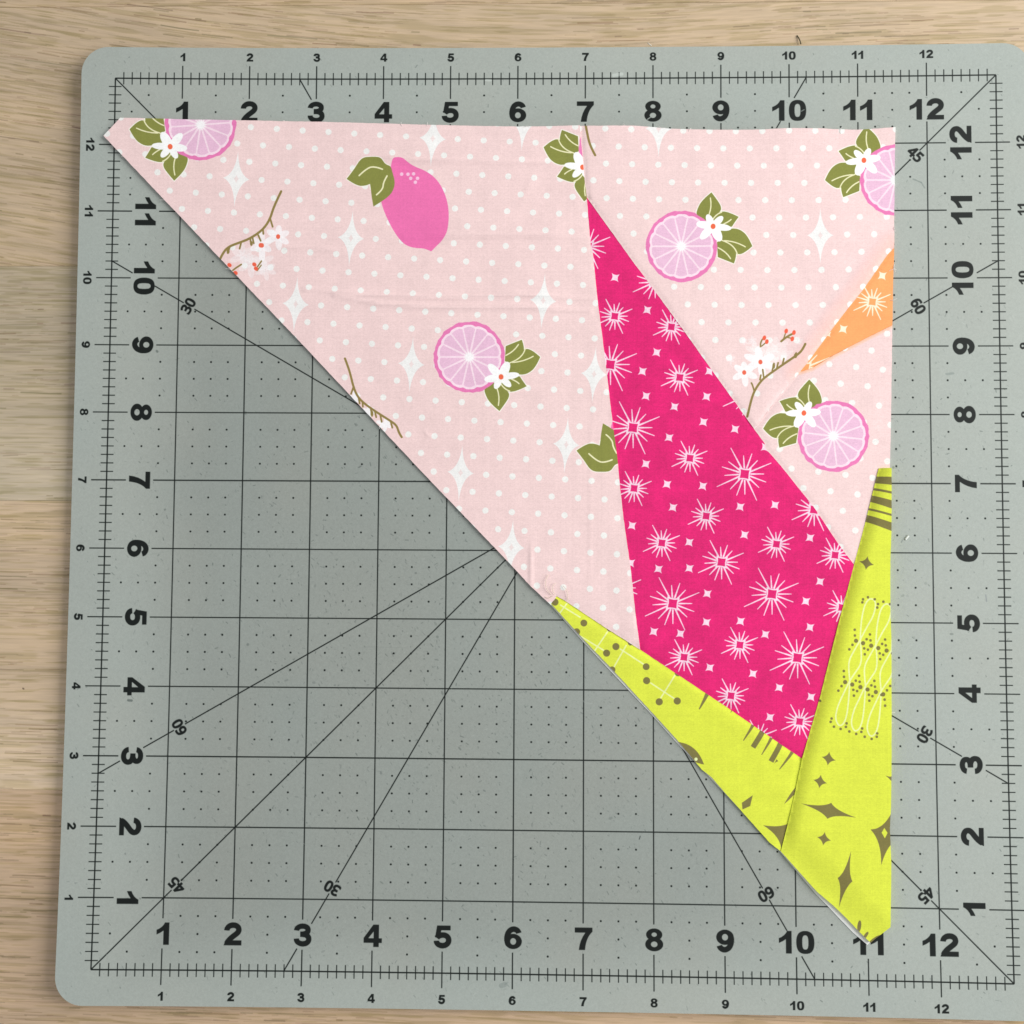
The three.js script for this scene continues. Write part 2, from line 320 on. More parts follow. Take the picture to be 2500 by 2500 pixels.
  scuff('c', 1028, 880, 1050, 865, 'rgba(170,178,172,.9)', 2.2); scuff('d', 290, 820, 312, 808, 'rgba(150,158,152,.8)', 2);
  scuff('d', 1115, 1320, 1175, 1345, 'rgba(110,120,117,.5)', 3); scuff('d', 1175, 1345, 1200, 1385, 'rgba(110,120,117,.4)', 3);
  scuff('n', 1822, 1650, 1850, 1640, 'rgba(120,130,126,.35)', 10); scuff('n', 1850, 1640, 1872, 1625, 'rgba(120,130,126,.3)', 3);
  scuff('o', 975, 548, 968, 570, 'rgba(60,68,66,.8)', 2); scuff('h', 1360, 885, 1410, 880, 'rgba(110,120,118,.35)', 5); scuff('e', 1155, 715, 1160, 720, 'rgba(80,88,86,.5)', 5); scuff('i', 945, 1418, 970, 1420, 'rgba(80,88,86,.6)', 5);
  scuff('c', 780, 555, 840, 545, 'rgba(205,212,206,.5)', 7); scuff('b', 1710, 590, 1745, 592, 'rgba(205,212,206,.6)', 5); scuff('l', 1650, 640, 1655, 690, 'rgba(110,115,125,.5)', 2); scuff('m', 1035, 1010, 1030, 1005, 'rgba(90,98,96,.4)', 3);
  grain(c, ctx, (x, y) => { const gx = MAT[0] + x / k, gy = MAT[1] + MAT[3] - y / ky, grimeAndShade = 0.10 * smooth(0.1, 1.6, Math.min(gx, 13 - gx, gy + 0.6, 13 - gy)) * smooth(12, 8.5, gx), m = 1 - grimeAndShade + 0.035 * (fbm(x / 190, y / 190, 3) - 0.44) + 0.035 * (noise(x / 3.1, y / 3.1) - 0.5) + 0.05 * (hash2(x, y) - 0.5), t = 0.014 * (noise(x / 120 + 40, y / 120) - 0.5); return [m * (1 + t), m, m * (1 - t * 0.5)]; });  // grime plus painted light falloff: the interior darkens inward and away from the window
  return textureOf(c);
}
function roundedOutline() {
  const [x0, y0, w, h] = MAT, R = 0.40, out = [];
  for (const [cx, cy, a0] of [[x0 + w - R, y0 + h - R, 0], [x0 + R, y0 + h - R, 90], [x0 + R, y0 + R, 180], [x0 + w - R, y0 + R, 270]]) for (let k = 0; k <= 12; k++) { const a = (a0 + k * 7.5) * Math.PI / 180; out.push([cx + R * Math.cos(a), cy + R * Math.sin(a)]); }
  return subdivide(out, 0.2);
}
const matTop = (gx, gy) => MAT_TOP + warp(gx, gy) * IN;
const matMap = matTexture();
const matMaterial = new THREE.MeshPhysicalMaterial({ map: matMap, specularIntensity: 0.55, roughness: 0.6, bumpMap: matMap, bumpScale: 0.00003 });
{
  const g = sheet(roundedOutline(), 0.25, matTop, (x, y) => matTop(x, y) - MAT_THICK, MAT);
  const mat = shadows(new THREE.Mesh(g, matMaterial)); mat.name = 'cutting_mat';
  tag(mat, 'grey self-healing cutting mat ruled in inches with black numerals, lying on the oak table', 'cutting mat');
  scene.add(mat);
}

// ---------------------------------------------------------------- the pieced block
const at2 = (list) => list.map(([s, x, y]) => inch(s, x, y));
const SEAM1 = at2([['c', 530, 930], ['c', 535, 1000], ['c', 565, 1320], ['c', 580, 1450], ['c', 610, 1800], ['g', 627, 0], ['g', 660, 330], ['g', 715, 760], ['g', 770, 1230], ['g', 806, 1500], ['g', 820, 1650], ['g', 850, 1932], ['k', 905, 450], ['k', 943, 800], ['k', 975, 1045]]);
const SEAM2 = at2([['c', 580, 1450], ['c', 730, 1660], ['c', 925, 1932], ['g', 1060, 240], ['g', 1300, 570], ['g', 1500, 850], ['g', 1730, 1170], ['g', 1895, 1400], ['h', 20, 1425], ['h', 140, 1560], ['h', 380, 1860], ['l', 560, 260], ['l', 680, 420]]);
const SEAM3 = at2([['h', 862, 1580], ['h', 775, 1932], ['l', 680, 420], ['l', 560, 870], ['l', 430, 1390], ['l', 300, 1835], ['p', 205, 400], ['p', 140, 660]]);
const SEAM4 = at2([['k', 360, 650], ['k', 430, 690], ['k', 730, 890], ['k', 975, 1045], ['k', 1230, 1215], ['k', 1600, 1460], ['k', 1920, 1680], ['l', 180, 1770], ['l', 300, 1850]]);
const SEAM5 = at2([['h', 970, -55], ['h', 930, 0], ['h', 760, 245], ['h', 550, 510], ['h', 330, 810], ['h', 280, 870], ['h', 120, 1060], ['h', 0, 1220], ['g', 1815, 1288]]);
const SEAM6 = at2([['h', 962, 525], ['h', 760, 625], ['h', 530, 745], ['h', 370, 842], ['h', 280, 870]]);
const near = (line, x, y) => {            // [signed distance to a polyline in inches (left of its direction positive), along]
  let best = [1e9, 0], run = 0;
  for (let i = 0; i + 1 < line.length; i++) {
    const A = line[i], B = line[i + 1], dx = B[0] - A[0], dy = B[1] - A[1], l = Math.hypot(dx, dy), t = clamp(((x - A[0]) * dx + (y - A[1]) * dy) / (l * l), 0, 1);
    const ex = x - A[0] - t * dx, ey = y - A[1] - t * dy, d = Math.hypot(ex, ey);
    if (d < Math.abs(best[0])) best = [d * Math.sign(dx * ey - dy * ex || 1), run + t * l];
    run += l;
  }
  return best;
};
const MM = 0.001;
const SLANT = at2([['p', 140, 660], ['p', 520, 1052], ['p', 797, 1330]]);
const paperTop = (x, y) => matTop(x, y) + 0.22 * MM;
const clothBase = (x, y) => paperTop(x, y) + 0.42 * MM;
// creases pressed into the cloth: [points, height in mm, half width in inches, step]
const crease = (pts, mm, w, step = 0) => ({ line: at2(pts), mm, w, step });
const LEFT_CREASES = [
  crease([['b', 660, 1150], ['b', 1300, 1190], ['b', 1932, 1202], ['c', 500, 1212]], 0.2, 0.05, 0.30),
  crease([['b', 1120, 1748], ['b', 1932, 1745], ['c', 590, 1748]], 0.2, 0.05, 0.30),
  crease([['f', 380, 262], ['f', 850, 305], ['f', 1400, 322], ['f', 1932, 300], ['g', 640, 330]], 0.34, 0.04),
  crease([['f', 600, 310], ['f', 950, 372], ['f', 1400, 395], ['f', 1932, 388], ['g', 600, 422]], 0.34, 0.04),
  crease([['b', 100, 1815], ['b', 650, 1838]], 0.2, 0.035),
  crease([['k', 165, 260], ['k', 170, 620]], 0.10, 0.03, 0.10),
  crease([['g', 640, 900], ['g', 612, 1300], ['g', 608, 1932], ['k', 598, 640]], 0.03, 0.03, 0.07),
  crease([['c', 190, 1290], ['c', 80, 1540]], 0.04, 0.04), crease([['f', 1250, 1300], ['f', 1300, 1350]], 0.08, 0.03),
  
];
const MAGENTA_CREASES = [crease([['k', 1135, 965], ['k', 1230, 915], ['k', 1310, 872]], -0.11, 0.036), crease([['g', 1500, 1180], ['g', 1850, 1020]], 0.06, 0.05)];
function creased(list, x, y) {
  let h = 0;
  for (const c of list) {
    const [d, along] = near(c.line, x, y); let total = 0; for (let i = 0; i + 1 < c.line.length; i++) total += Math.hypot(c.line[i + 1][0] - c.line[i][0], c.line[i + 1][1] - c.line[i][1]);
    const fade = smooth(0, 0.3 * total, along) * smooth(total, 0.75 * total, along) ;
    h += 2.0 * c.mm * Math.exp(-((d / c.w) ** 2)) * (0.4 + 0.6 * fade);
    if (c.step && Math.abs(d) < 0.4) h += c.step * smooth(-0.02, 0.02, d) * smooth(0.4, 0.2, Math.abs(d)) * fade;
  }
  return h * MM;
}
const allowance = (d, mm = 0.28) => 0.5 * mm * MM * (1 - smooth(0.15, 0.32, d));           // the seam allowance folded beneath this side
const dip = (d, mm = 0.30, w = 0.045) => -mm * MM * Math.exp(-((d / w) ** 2));        // the cloth rolls down into the seam
const pucker = (line, x, y, k) => { const [d, along] = near(line, x, y), a = Math.abs(d); return a > 1 ? 0 : 0.34 * MM * (noise(along * 2.6 + 11 * k, a * 1.1 + k) - 0.5) * smooth(0, 0.04, a) * Math.exp(-((a / 0.45) ** 2)); };   // small puckers along a line of stitching
const undulate = (x, y) => 0.30 * MM * (fbm(x * 1.3, y * 1.3, 3) - 0.44) * 2;

const PINK = '#f0d2d1', DOT = '#f1efec', OLIVE = '#878a41', CREAM = '#eee9c0', HOT = '#ef72b0';
const parts = [];
// a patch's canvas: draws in the units of the enlargement named by on(), placed by the local size of an inch there
function Print(poly, base, seed) {
  const xs = poly.map((q) => q[0]), ys = poly.map((q) => q[1]), pad = 0.06;
  const frame = [Math.min(...xs) - pad, Math.min(...ys) - pad, 0, 0]; frame[2] = Math.max(...xs) + pad - frame[0]; frame[3] = Math.max(...ys) + pad - frame[1];
  const ppi = Math.min(200, 2000 / Math.max(frame[2], frame[3])), [c, ctx] = canvasFor(frame[2], frame[3], ppi);
  const kx = c.width / frame[2], ky = c.height / frame[3], X = (x) => (x - frame[0]) * kx, Y = (y) => (frame[1] + frame[3] - y) * ky;
  ctx.fillStyle = base; ctx.fillRect(0, 0, c.width, c.height); ctx.lineCap = 'round'; ctx.lineJoin = 'round';
  const on = (s, cx, cy, fn, sx = 1, sy = 1, rot = 0) => {     // origin at (cx, cy) of square s
    const e = 30, o = inch(s, cx, cy), a = inch(s, cx + e, cy), b = inch(s, cx, cy + e);
    ctx.save();
    ctx.setTransform((X(a[0]) - X(o[0])) / e, (Y(a[1]) - Y(o[1])) / e, (X(b[0]) - X(o[0])) / e, (Y(b[1]) - Y(o[1])) / e, X(o[0]), Y(o[1]));
    ctx.scale(sx, sy); ctx.rotate(rot * Math.PI / 180); fn(ctx); ctx.restore();
  };
  const path = (pts, close = true) => {   // smooth closed curve; a point written [x, y, 1] is a corner
    ctx.beginPath(); const n = pts.length;
    if (!close) { ctx.moveTo(pts[0][0], pts[0][1]); for (let i = 1; i < n - 1; i++) { const q = i === n - 2 ? pts[n - 1] : [(pts[i][0] + pts[i + 1][0]) / 2, (pts[i][1] + pts[i + 1][1]) / 2]; ctx.quadraticCurveTo(pts[i][0], pts[i][1], q[0], q[1]); } if (n === 2) ctx.lineTo(pts[1][0], pts[1][1]); return; }
    const start = pts.findIndex((p) => p[2]); const P = pts.slice(start < 0 ? 0 : start).concat(pts.slice(0, start < 0 ? 0 : start));
    const mid = (A, B) => [(A[0] + B[0]) / 2, (A[1] + B[1]) / 2];
    if (start < 0) ctx.moveTo(...mid(P[n - 1], P[0])); else ctx.moveTo(P[0][0], P[0][1]);
    for (let i = start < 0 ? 0 : 1; i < n; i++) { const A = P[i], B = P[(i + 1) % n]; if (A[2]) ctx.lineTo(A[0], A[1]); else { const q = B[2] ? B : mid(A, B); ctx.quadraticCurveTo(A[0], A[1], q[0], q[1]); } }
    ctx.closePath();
  };
  const fill = (pts, col) => { path(pts); ctx.fillStyle = col; ctx.fill(); };
  const stroke = (pts, col, w) => { path(pts, false); ctx.strokeStyle = col; ctx.lineWidth = w; ctx.stroke(); };
  const dot = (x, y, r, col, ry = r, rot = 0) => { ctx.fillStyle = col; ctx.beginPath(); ctx.ellipse(x, y, r, ry, rot, 0, 7); ctx.fill(); };
  const finish = (fibre = 0.05, mottle = 0.03) => {
    grain(c, ctx, (x, y) => {
      const weave = (hash2(x >> 1, 7 + seed) - 0.5) * 0.6 + (hash2(3 + seed, y >> 1) - 0.5) * 0.6, m = 1 + fibre * 0.35 * weave + fibre * 0.6 * (hash2(x >> 1, y >> 1) - 0.5) + mottle * (fbm(x / 38 + seed, y / 38, 3) - 0.44) + fibre * 0.5 * (noise(x / 5 + seed, y / 2.2) - 0.5);
      return [m, m, m];
    });
    return textureOf(c);
  };
  return { frame, c, ctx, X, Y, kx, on, path, fill, stroke, dot, finish };
}
function polka(p, lattice, seed) {
  const r = rng(seed), [o, a, b, aa, ab, bb] = lattice, R = 0.0455 * p.kx;
  for (let i = -40; i < 40; i++) for (let j = -40; j < 50; j++) {
    const x = o[0] + a[0] * i + b[0] * j + aa[0] * i * i + ab[0] * i * j + bb[0] * j * j, y = o[1] + a[1] * i + b[1] * j + aa[1] * i * i + ab[1] * i * j + bb[1] * j * j;
    const X = p.X(x), Y = p.Y(y); if (X < -20 || Y < -20 || X > p.c.width + 20 || Y > p.c.height + 20) continue;
    p.ctx.fillStyle = DOT; p.ctx.beginPath(); for (let k = 0; k < 14; k++) { const t = k / 14 * 6.2832, q = R * (0.97 + 0.10 * r()); p.ctx.lineTo(X + q * Math.cos(t), Y + q * Math.sin(t)); } p.ctx.fill();
  }
}
const LEAF = {
  A: [[222, -397, 1], [150, -340], [112, -262], [112, -225], [150, -190, 1], [220, -190, 1], [288, -250], [296, -290], [262, -345]],
  B: [[422, -215, 1], [350, -252], [275, -258], [225, -195], [225, -150, 1], [290, -135, 1], [372, -143, 1], [392, -175]],
  C: [[522, 0, 1], [490, -75], [430, -125], [370, -132], [290, -118, 1], [300, -45, 1], [345, 10], [410, 66], [470, 48]],
  D: [[387, 127, 1], [330, 105], [268, 80, 1], [262, -30, 1], [300, -45, 1], [380, 0], [412, 60]],
};
const VEIN = [[[214, -355], [226, -290], [205, -235]], [[312, -163], [350, -180], [366, -196]], [[222, -180], [250, -235], [297, -250]], [[318, -40], [400, -35], [470, 5]], [[270, 12], [330, 40], [362, 92]], [[300, -42], [395, -10], [412, 62]]];
function citrus(p, s, cx, cy, sx = 1, sy = 1, rot = 0, whole = true) {
  p.on(s, cx, cy, (ctx) => {
    const r = rng(Math.round(cx * 7 + cy));
    for (const k of 'ABCD') { p.path(LEAF[k]); ctx.strokeStyle = 'rgba(250,247,238,.9)'; ctx.lineWidth = 13; ctx.stroke(); }
    for (const k of 'ABCD') p.fill(LEAF[k], OLIVE);
    for (const v of VEIN) p.stroke(v, CREAM, 9);
    const ring = (R, wob, col, n) => { ctx.beginPath(); for (let k = 0; k < n; k++) { const t = k / n * 6.28319, q = R + wob * (r() - 0.5) * 2; ctx.lineTo(q * Math.cos(t), q * Math.sin(t)); } ctx.closePath(); ctx.fillStyle = col; ctx.fill(); };
    ring(262, 5, '#e87cb5', 64);
    ctx.beginPath(); for (let k = 0; k <= 280; k++) { const t = k / 280 * 6.28319, q = 238 - 9 * Math.abs(Math.sin(7 * (t - 0.25))) ** 8; ctx.lineTo(q * Math.cos(t), q * Math.sin(t)); } ctx.fillStyle = '#f8dce9'; ctx.fill();
    ctx.fillStyle = '#e9bdd7';
    for (let k = 0; k < 14; k++) {
      const a0 = -1.80 + k * 0.4488, a1 = a0 + 0.4488, am = (a0 + a1) / 2; ctx.beginPath();
      const g = 5.2, I = 34; ctx.moveTo(I * Math.cos(am), I * Math.sin(am)); ctx.lineTo(212 * Math.cos(a0 + g / 212), 212 * Math.sin(a0 + g / 212)); ctx.quadraticCurveTo(236 * Math.cos(am), 236 * Math.sin(am), 212 * Math.cos(a1 - g / 212), 212 * Math.sin(a1 - g / 212)); ctx.closePath(); ctx.fill();
    }
    ctx.beginPath(); for (let k = 0; k < 28; k++) { const t = k / 28 * 6.28319 - 1.8, q = k % 2 ? 26 : 46; ctx.lineTo(q * Math.cos(t), q * Math.sin(t)); } ctx.fillStyle = '#faf6f8'; ctx.fill();
    for (const [x, y, l, w] of [[-40, -82, 92, 25], [70, -67, 98, 25], [130, 18, 132, 25], [55, 108, 120, 34], [-88, 92, 126, 30], [-115, -18, 118, 28]]) { const t = Math.atan2(y, x); p.dot(232 + Math.cos(t) * l * 0.52, -148 + Math.sin(t) * l * 0.52, l * 0.52, '#fbfafa', w, t); }
    p.dot(232, -148, 30, '#fbfafa'); p.dot(234, -146, 18, '#ee6a48', 20);
  }, sx, sy, rot);
}
function lemon(p, s, dx, dy, sy = 1) {
  p.on(s, dx, dy, (ctx) => {
    p.fill([[1045, 1164], [1095, 1168], [1130, 1200], [1180, 1232], [1262, 1262], [1345, 1325], [1400, 1420], [1428, 1520], [1432, 1625], [1418, 1720], [1382, 1775], [1338, 1815], [1302, 1853, 1], [1262, 1832], [1200, 1828], [1145, 1820], [1085, 1785], [1020, 1690], [975, 1600], [942, 1515], [930, 1440], [1000, 1300], [1008, 1225], [1020, 1175]], HOT);
    const L = [[683, 1320, 1], [735, 1255], [790, 1165], [865, 1160], [935, 1162], [965, 1215], [1008, 1226], [1018, 1270], [1037, 1335], [1033, 1385], [1008, 1435], [945, 1485], [880, 1523, 1], [868, 1460], [862, 1400], [855, 1357, 1], [825, 1372], [755, 1372]];
    p.path(L); ctx.strokeStyle = 'rgba(250,247,236,.85)'; ctx.lineWidth = 12; ctx.save(); ctx.beginPath(); ctx.rect(600, 1100, 400, 300); ctx.clip(); p.path(L); ctx.stroke(); ctx.restore();
    p.fill(L, OLIVE);
    p.stroke([[775, 1296], [825, 1248], [885, 1225], [946, 1250]], CREAM, 11); p.stroke([[980, 1300], [952, 1345], [950, 1400], [903, 1438]], CREAM, 11);
    for (const [x, y] of [[1087, 1287], [1133, 1288], [1174, 1285], [1153, 1318], [1203, 1318], [1187, 1347]]) p.dot(x, y, 13, '#f7c3de');
  }, 1, sy);
}
function sparkle(p, s, cx, cy, k = 1, rot = 4) {
  p.on(s, cx, cy, (ctx) => {
    const r = (x, y) => { ctx.quadraticCurveTo(x[0], x[1], y[0], y[1]); };
    ctx.fillStyle = '#f1efee'; ctx.beginPath(); ctx.moveTo(0, -205); r([11, -32], [98, 0]); r([11, 32], [0, 212]); r([-11, 32], [-98, 0]); r([-11, -32], [0, -205]); ctx.fill();
    ctx.fillStyle = '#efdddc'; ctx.beginPath(); ctx.moveTo(0, -30); r([6, -8], [19, 0]); r([6, 10], [0, 32]); r([-6, 10], [-19, 0]); r([-6, -8], [0, -30]); ctx.fill();
  }, k, k, rot);
}
function blossom(p, x, y, R, seed, alpha = 0.95, heart = true) {
  const r = rng(seed); for (let k = 0; k < 6; k++) { const t = k * 1.047 + r() * 0.4 + 0.3, l = R * (0.8 + 0.4 * r()); p.dot(x + Math.cos(t) * l * 0.55, y + Math.sin(t) * l * 0.55, l * 0.52, `rgba(250,247,249,${alpha})`, R * 0.26, t); }
  if (heart) p.dot(x, y, 15, '#ec6a50', 17);
}
const BARK = '#8f7c45';
const wash = (p, pts, col, w) => { p.ctx.filter = 'none'; p.stroke(pts, col, w); };
// cloth folded beneath shows through the thin cotton along a seam
function showThrough(p, line, width, col, side, strength = 1) {
  for (let k = 9; k >= 1; k--) { const w = width * k / 9; p.ctx.strokeStyle = col.replace('A', (0.075 * strength).toFixed(3)); p.ctx.lineWidth = 2 * w * p.kx; p.ctx.beginPath(); line.forEach((q, i) => i ? p.ctx.lineTo(p.X(q[0]), p.Y(q[1])) : p.ctx.moveTo(p.X(q[0]), p.Y(q[1]))); p.ctx.stroke(); }
}
const clothMaterial = (map, extra = {}) => new THREE.MeshPhysicalMaterial({ map, roughness: 0.92, sheen: 0.12, sheenRoughness: 0.6, bumpMap: map, bumpScale: 0.00001, ...extra });
function patch(name, poly, cell, height, print, label) {
  const m = shadows(new THREE.Mesh(sheet(poly, cell, height, (x, y) => Math.min(height(x, y) - 0.05 * MM, paperTop(x, y) + 0.03 * MM), print.frame), clothMaterial(print.map)));
  m.name = name; m.userData = { label }; parts.push(m);
}

// outline, corner by corner
const TOP_A = [['a', 890, 872], ['a', 1932, 890], ['b', 500, 899], ['b', 1500, 925], ['b', 1932, 933], ['c', 300, 931], ['c', 530, 928]];
const TOP_B = [['c', 530, 928], ['c', 700, 932], ['c', 930, 930], ['c', 1060, 938], ['c', 1200, 949], ['c', 1500, 956], ['c', 1880, 956], ['d', 200, 949], ['d', 450, 948], ['d', 700, 957], ['d', 850, 951], ['d', 981, 941]];
const HYP_A = [['a', 767, 1005], ['a', 1600, 1882], ['f', 370, 680], ['f', 830, 1172], ['f', 1300, 1672], ['k', 0, 395], ['k', 170, 580], ['k', 318, 716]];
const EDGE_L = at2([['d', 981, 941], ['d', 975, 1830]]);

{ // 1. the large pink patch on the left
  const poly = subdivide([...at2([...TOP_A]), ...SEAM1.slice(1), ...SEAM4.slice(0, 3).reverse(), ...at2([...HYP_A].reverse())], 0.05, 0.002, 11);
  const p = Print(poly, PINK, 3);
  showThrough(p, SEAM1, 0.27, 'rgba(250,196,196,A)', 1, 0.3); showThrough(p, SEAM4.slice(0, 4), 0.25, 'rgba(240,215,160,A)', 1, 0.25);
  polka(p, [[2.4261, 12.23367], [0.38495, -0.02382], [0.18413, -0.27152], [-8e-05, 0.00025], [-8e-05, 0.00015], [9e-05, 1e-05]], 21);
  for (const q of [['a', 1742, 1318], ['f', 308, 370], ['f', 1160, 812], ['f', 1523, 1612], ['g', 260, 345], ['g', 635, 885], ['g', 430, 1405], ['k', 25, 290], ['c', 115, 905], ['b', 1318, 1022], ['b', 715, 1755]]) sparkle(p, ...q);
  p.on('b', 0, 0, () => {                 // blossom twig at the cut edge
    for (const [x, y, R, s, h] of [[-75, 1880, 95, 3, 0], [-20, 1940, 90, 8, 0], [60, 1930, 85, 5, 0], [90, 1980, 70, 9, 0], [65, 1806, 92, 1, 1], [183, 1742, 92, 2, 1]]) blossom(p, x, y, R, s, h ? 0.72 : 0.36, h);
    p.stroke([[203, 1410], [150, 1520], [125, 1612], [75, 1690], [-21, 1757], [-110, 1790], [-171, 1812], [-215, 1850], [-245, 1915]], BARK, 17);
    for (const t of [[[125, 1612], [143, 1670]], [[72, 1690], [75, 1722]], [[38, 1732], [55, 1772]], [[-5, 1745], [5, 1790]], [[-20, 1760], [-14, 1802]], [[-88, 1790], [-98, 1830]], [[-168, 1812], [-185, 1862]]]) p.stroke(t, BARK, 13);
    p.dot(-12, 1792, 10, BARK, 18); p.dot(-182, 1850, 11, BARK, 18);
    p.stroke([[-150, 1990], [-120, 1965], [-86, 1945]], BARK, 12); p.stroke([[25, 1972], [45, 1945], [62, 1920]], BARK, 11); p.stroke([[30, 1990], [60, 1950]], BARK, 9);
    for (const [x, y] of [[-172, 1950], [-127, 2007], [10, 1945], [22, 1975]]) p.dot(x, y, 17, '#ee6247', 14, 0.6);
    p.dot(55, 1805, 15, '#ec6a50', 17); p.dot(183, 1742, 15, '#ec6a50', 17);
  });
  p.on('f', 0, 0, () => {                 // bare twig lower down the cut edge
    blossom(p, 735, 1055, 50, 4, 0.9, false); blossom(p, 960, 1245, 55, 6, 0.9, false); blossom(p, 840, 1155, 50, 7, 0.9, false);
    p.stroke([[668, 768], [700, 850], [725, 960], [752, 1035], [800, 1090], [900, 1160], [1000, 1222], [1045, 1255], [1060, 1310], [1080, 1338]], BARK, 16);
    for (const t of [[[728, 980], [712, 1025]], [[768, 1060], [775, 1095]], [[795, 1085], [798, 1118]], [[855, 1130], [865, 1185]], [[885, 1150], [895, 1195]], [[925, 1180], [935, 1228]], [[1000, 1225], [1012, 1270]]]) p.stroke(t, BARK, 13);
    p.dot(864, 1168, 11, BARK, 20);
  });
  lemon(p, 'b', 0, 0); lemon(p, 'g', -173, 2760, -1);
  citrus(p, 'a', 1480, 922, -1, -1, -4); citrus(p, 'f', 1587, 760, 1, -1, 0); citrus(p, 'c', 784, 1087, -1, -1, 0);
  p.map = p.finish(0.075, 0.035);
  const H = (x, y) => {
    const d1 = Math.abs(near(SEAM1, x, y)[0]), d4 = Math.abs(near(SEAM4.slice(0, 4), x, y)[0]);
    return clothBase(x, y) + 0.25 * MM + creased(LEFT_CREASES, x, y) + undulate(x, y) + dip(d1, 0.1, 0.03) + dip(d4, 0.15, 0.03) + allowance(d1, 0.16) + pucker(SEAM1, x, y, 1) + 0.55 * MM * Math.exp(-(((x - 7.0) / 0.5) ** 2)) * smooth(12.0, 12.3, y) + 0.35 * MM * smooth(1.2, 0.2, x);
  };
  patch('pink_patch', poly, 0.045, H, p, 'large pale pink dotted patch with pink lemon and citrus slices');
}
{ // 2. the pink patch at the upper right
  const poly = subdivide([...at2(TOP_B), inch('d', 975, 1826), ...SEAM5.slice(1), ...SEAM2.slice(0, 7).reverse(), ...SEAM1.slice(1, 3).reverse()], 0.05, 0.002, 12);
  const p = Print(poly, PINK, 9);
  showThrough(p, SEAM5.slice(0, 6), 0.26, 'rgba(255,190,165,A)', 1, 0.75); showThrough(p, SEAM2, 0.2, 'rgba(255,190,190,A)', 1, 0.2); showThrough(p, SEAM5.slice(5), 0.2, 'rgba(255,205,195,A)', 1, 0.5);
  polka(p, [[7.49283, 11.95745], [0.38279, -0.01066], [0.19768, -0.26324], [0.00029, 0.00077], [0.00093, 0.00093], [0.00016, 0.00015]], 22);
  sparkle(p, 'c', 1110, 950, 1, 0); sparkle(p, 'd', 430, 1735, 1, 0);
  p.on('g', 0, 0, () => {
    for (const [x, y, R, s, a] of [[1625, 770, 34, 1, 0.8], [1722, 637, 30, 2, 0.8], [1785, 640, 40, 3, 0.8], [1880, 720, 95, 4, 0.7], [1945, 690, 90, 5, 0.7], [2010, 740, 70, 6, 0.6], [1910, 800, 80, 7, 0.7], [1800, 720, 70, 12, 0.7], [2120, 640, 30, 13, .7]]) blossom(p, x, y, R, s, a * 0.42, false);
    blossom(p, 1722, 866, 90, 8, 0.8); blossom(p, 1840, 790, 102, 9, 0.85);
    p.stroke([[1740, 1185], [1765, 1080], [1792, 1000], [1845, 922], [1900, 880], [1945, 848], [2051, 775], [2121, 728], [2150, 690], [2164, 660]], BARK, 16);
    for (const t of [[[1792, 1000], [1783, 960], [1773, 942]], [[1862, 900], [1856, 845]], [[1835, 918], [1842, 885]], [[1925, 850], [1938, 800]], [[1958, 832], [1968, 795]], [[1998, 810], [2010, 765]], [[2085, 755], [2098, 725]]]) p.stroke(t, BARK, 12);
    p.dot(1936, 818, 10, BARK, 20); p.dot(2093, 745, 11, BARK, 18);
    p.stroke([[1842, 678], [1838, 645], [1862, 618]], BARK, 11); p.stroke([[1850, 675], [1885, 645]], BARK, 9); p.stroke([[1992, 640], [2030, 605], [2075, 585]], BARK, 15); p.stroke([[2010, 620], [2022, 585]], BARK, 9); p.stroke([[2030, 610], [2070, 618]], BARK, 9);
    for (const [x, y] of [[1870, 615], [1888, 642], [2029, 565], [2085, 576], [2072, 622]]) p.dot(x, y, 13, '#ee6247', 18, 0.3);
  });
  p.on('c', 0, 0, () => p.stroke([[570, 925], [585, 1010], [605, 1080], [638, 1142]], BARK, 17));
  citrus(p, 'c', 1278, 1815, 1, 1, 0); citrus(p, 'd', 985, 1328, -1, 1, 0);
  p.map = p.finish(0.075, 0.03);
  const H = (x, y) => {
    const d5 = Math.abs(near(SEAM5, x, y)[0]), d2 = Math.abs(near(SEAM2, x, y)[0]), d1 = Math.abs(near(SEAM1.slice(0, 4), x, y)[0]);
    return clothBase(x, y) + 0.2 * MM + undulate(x + 20, y) + pucker(SEAM2, x, y, 6) + pucker(SEAM5, x, y, 7) + dip(d1) + dip(d2, 0.2) + allowance(d5, 0.4) + dip(d5, 0.25, 0.03)
      + 0.6 * MM * smooth(11.8, 12.25, y) * (Math.exp(-(((x - 7.4) / 0.45) ** 2)) + 0.8 * Math.exp(-(((x - 10.0) / 0.5) ** 2)) + 0.8 * Math.exp(-(((x - 11.5) / 0.4) ** 2)));
  };
  patch('pink_patch', poly, 0.045, H, p, 'pale pink dotted patch at the top right with two citrus slices and a twig');
}
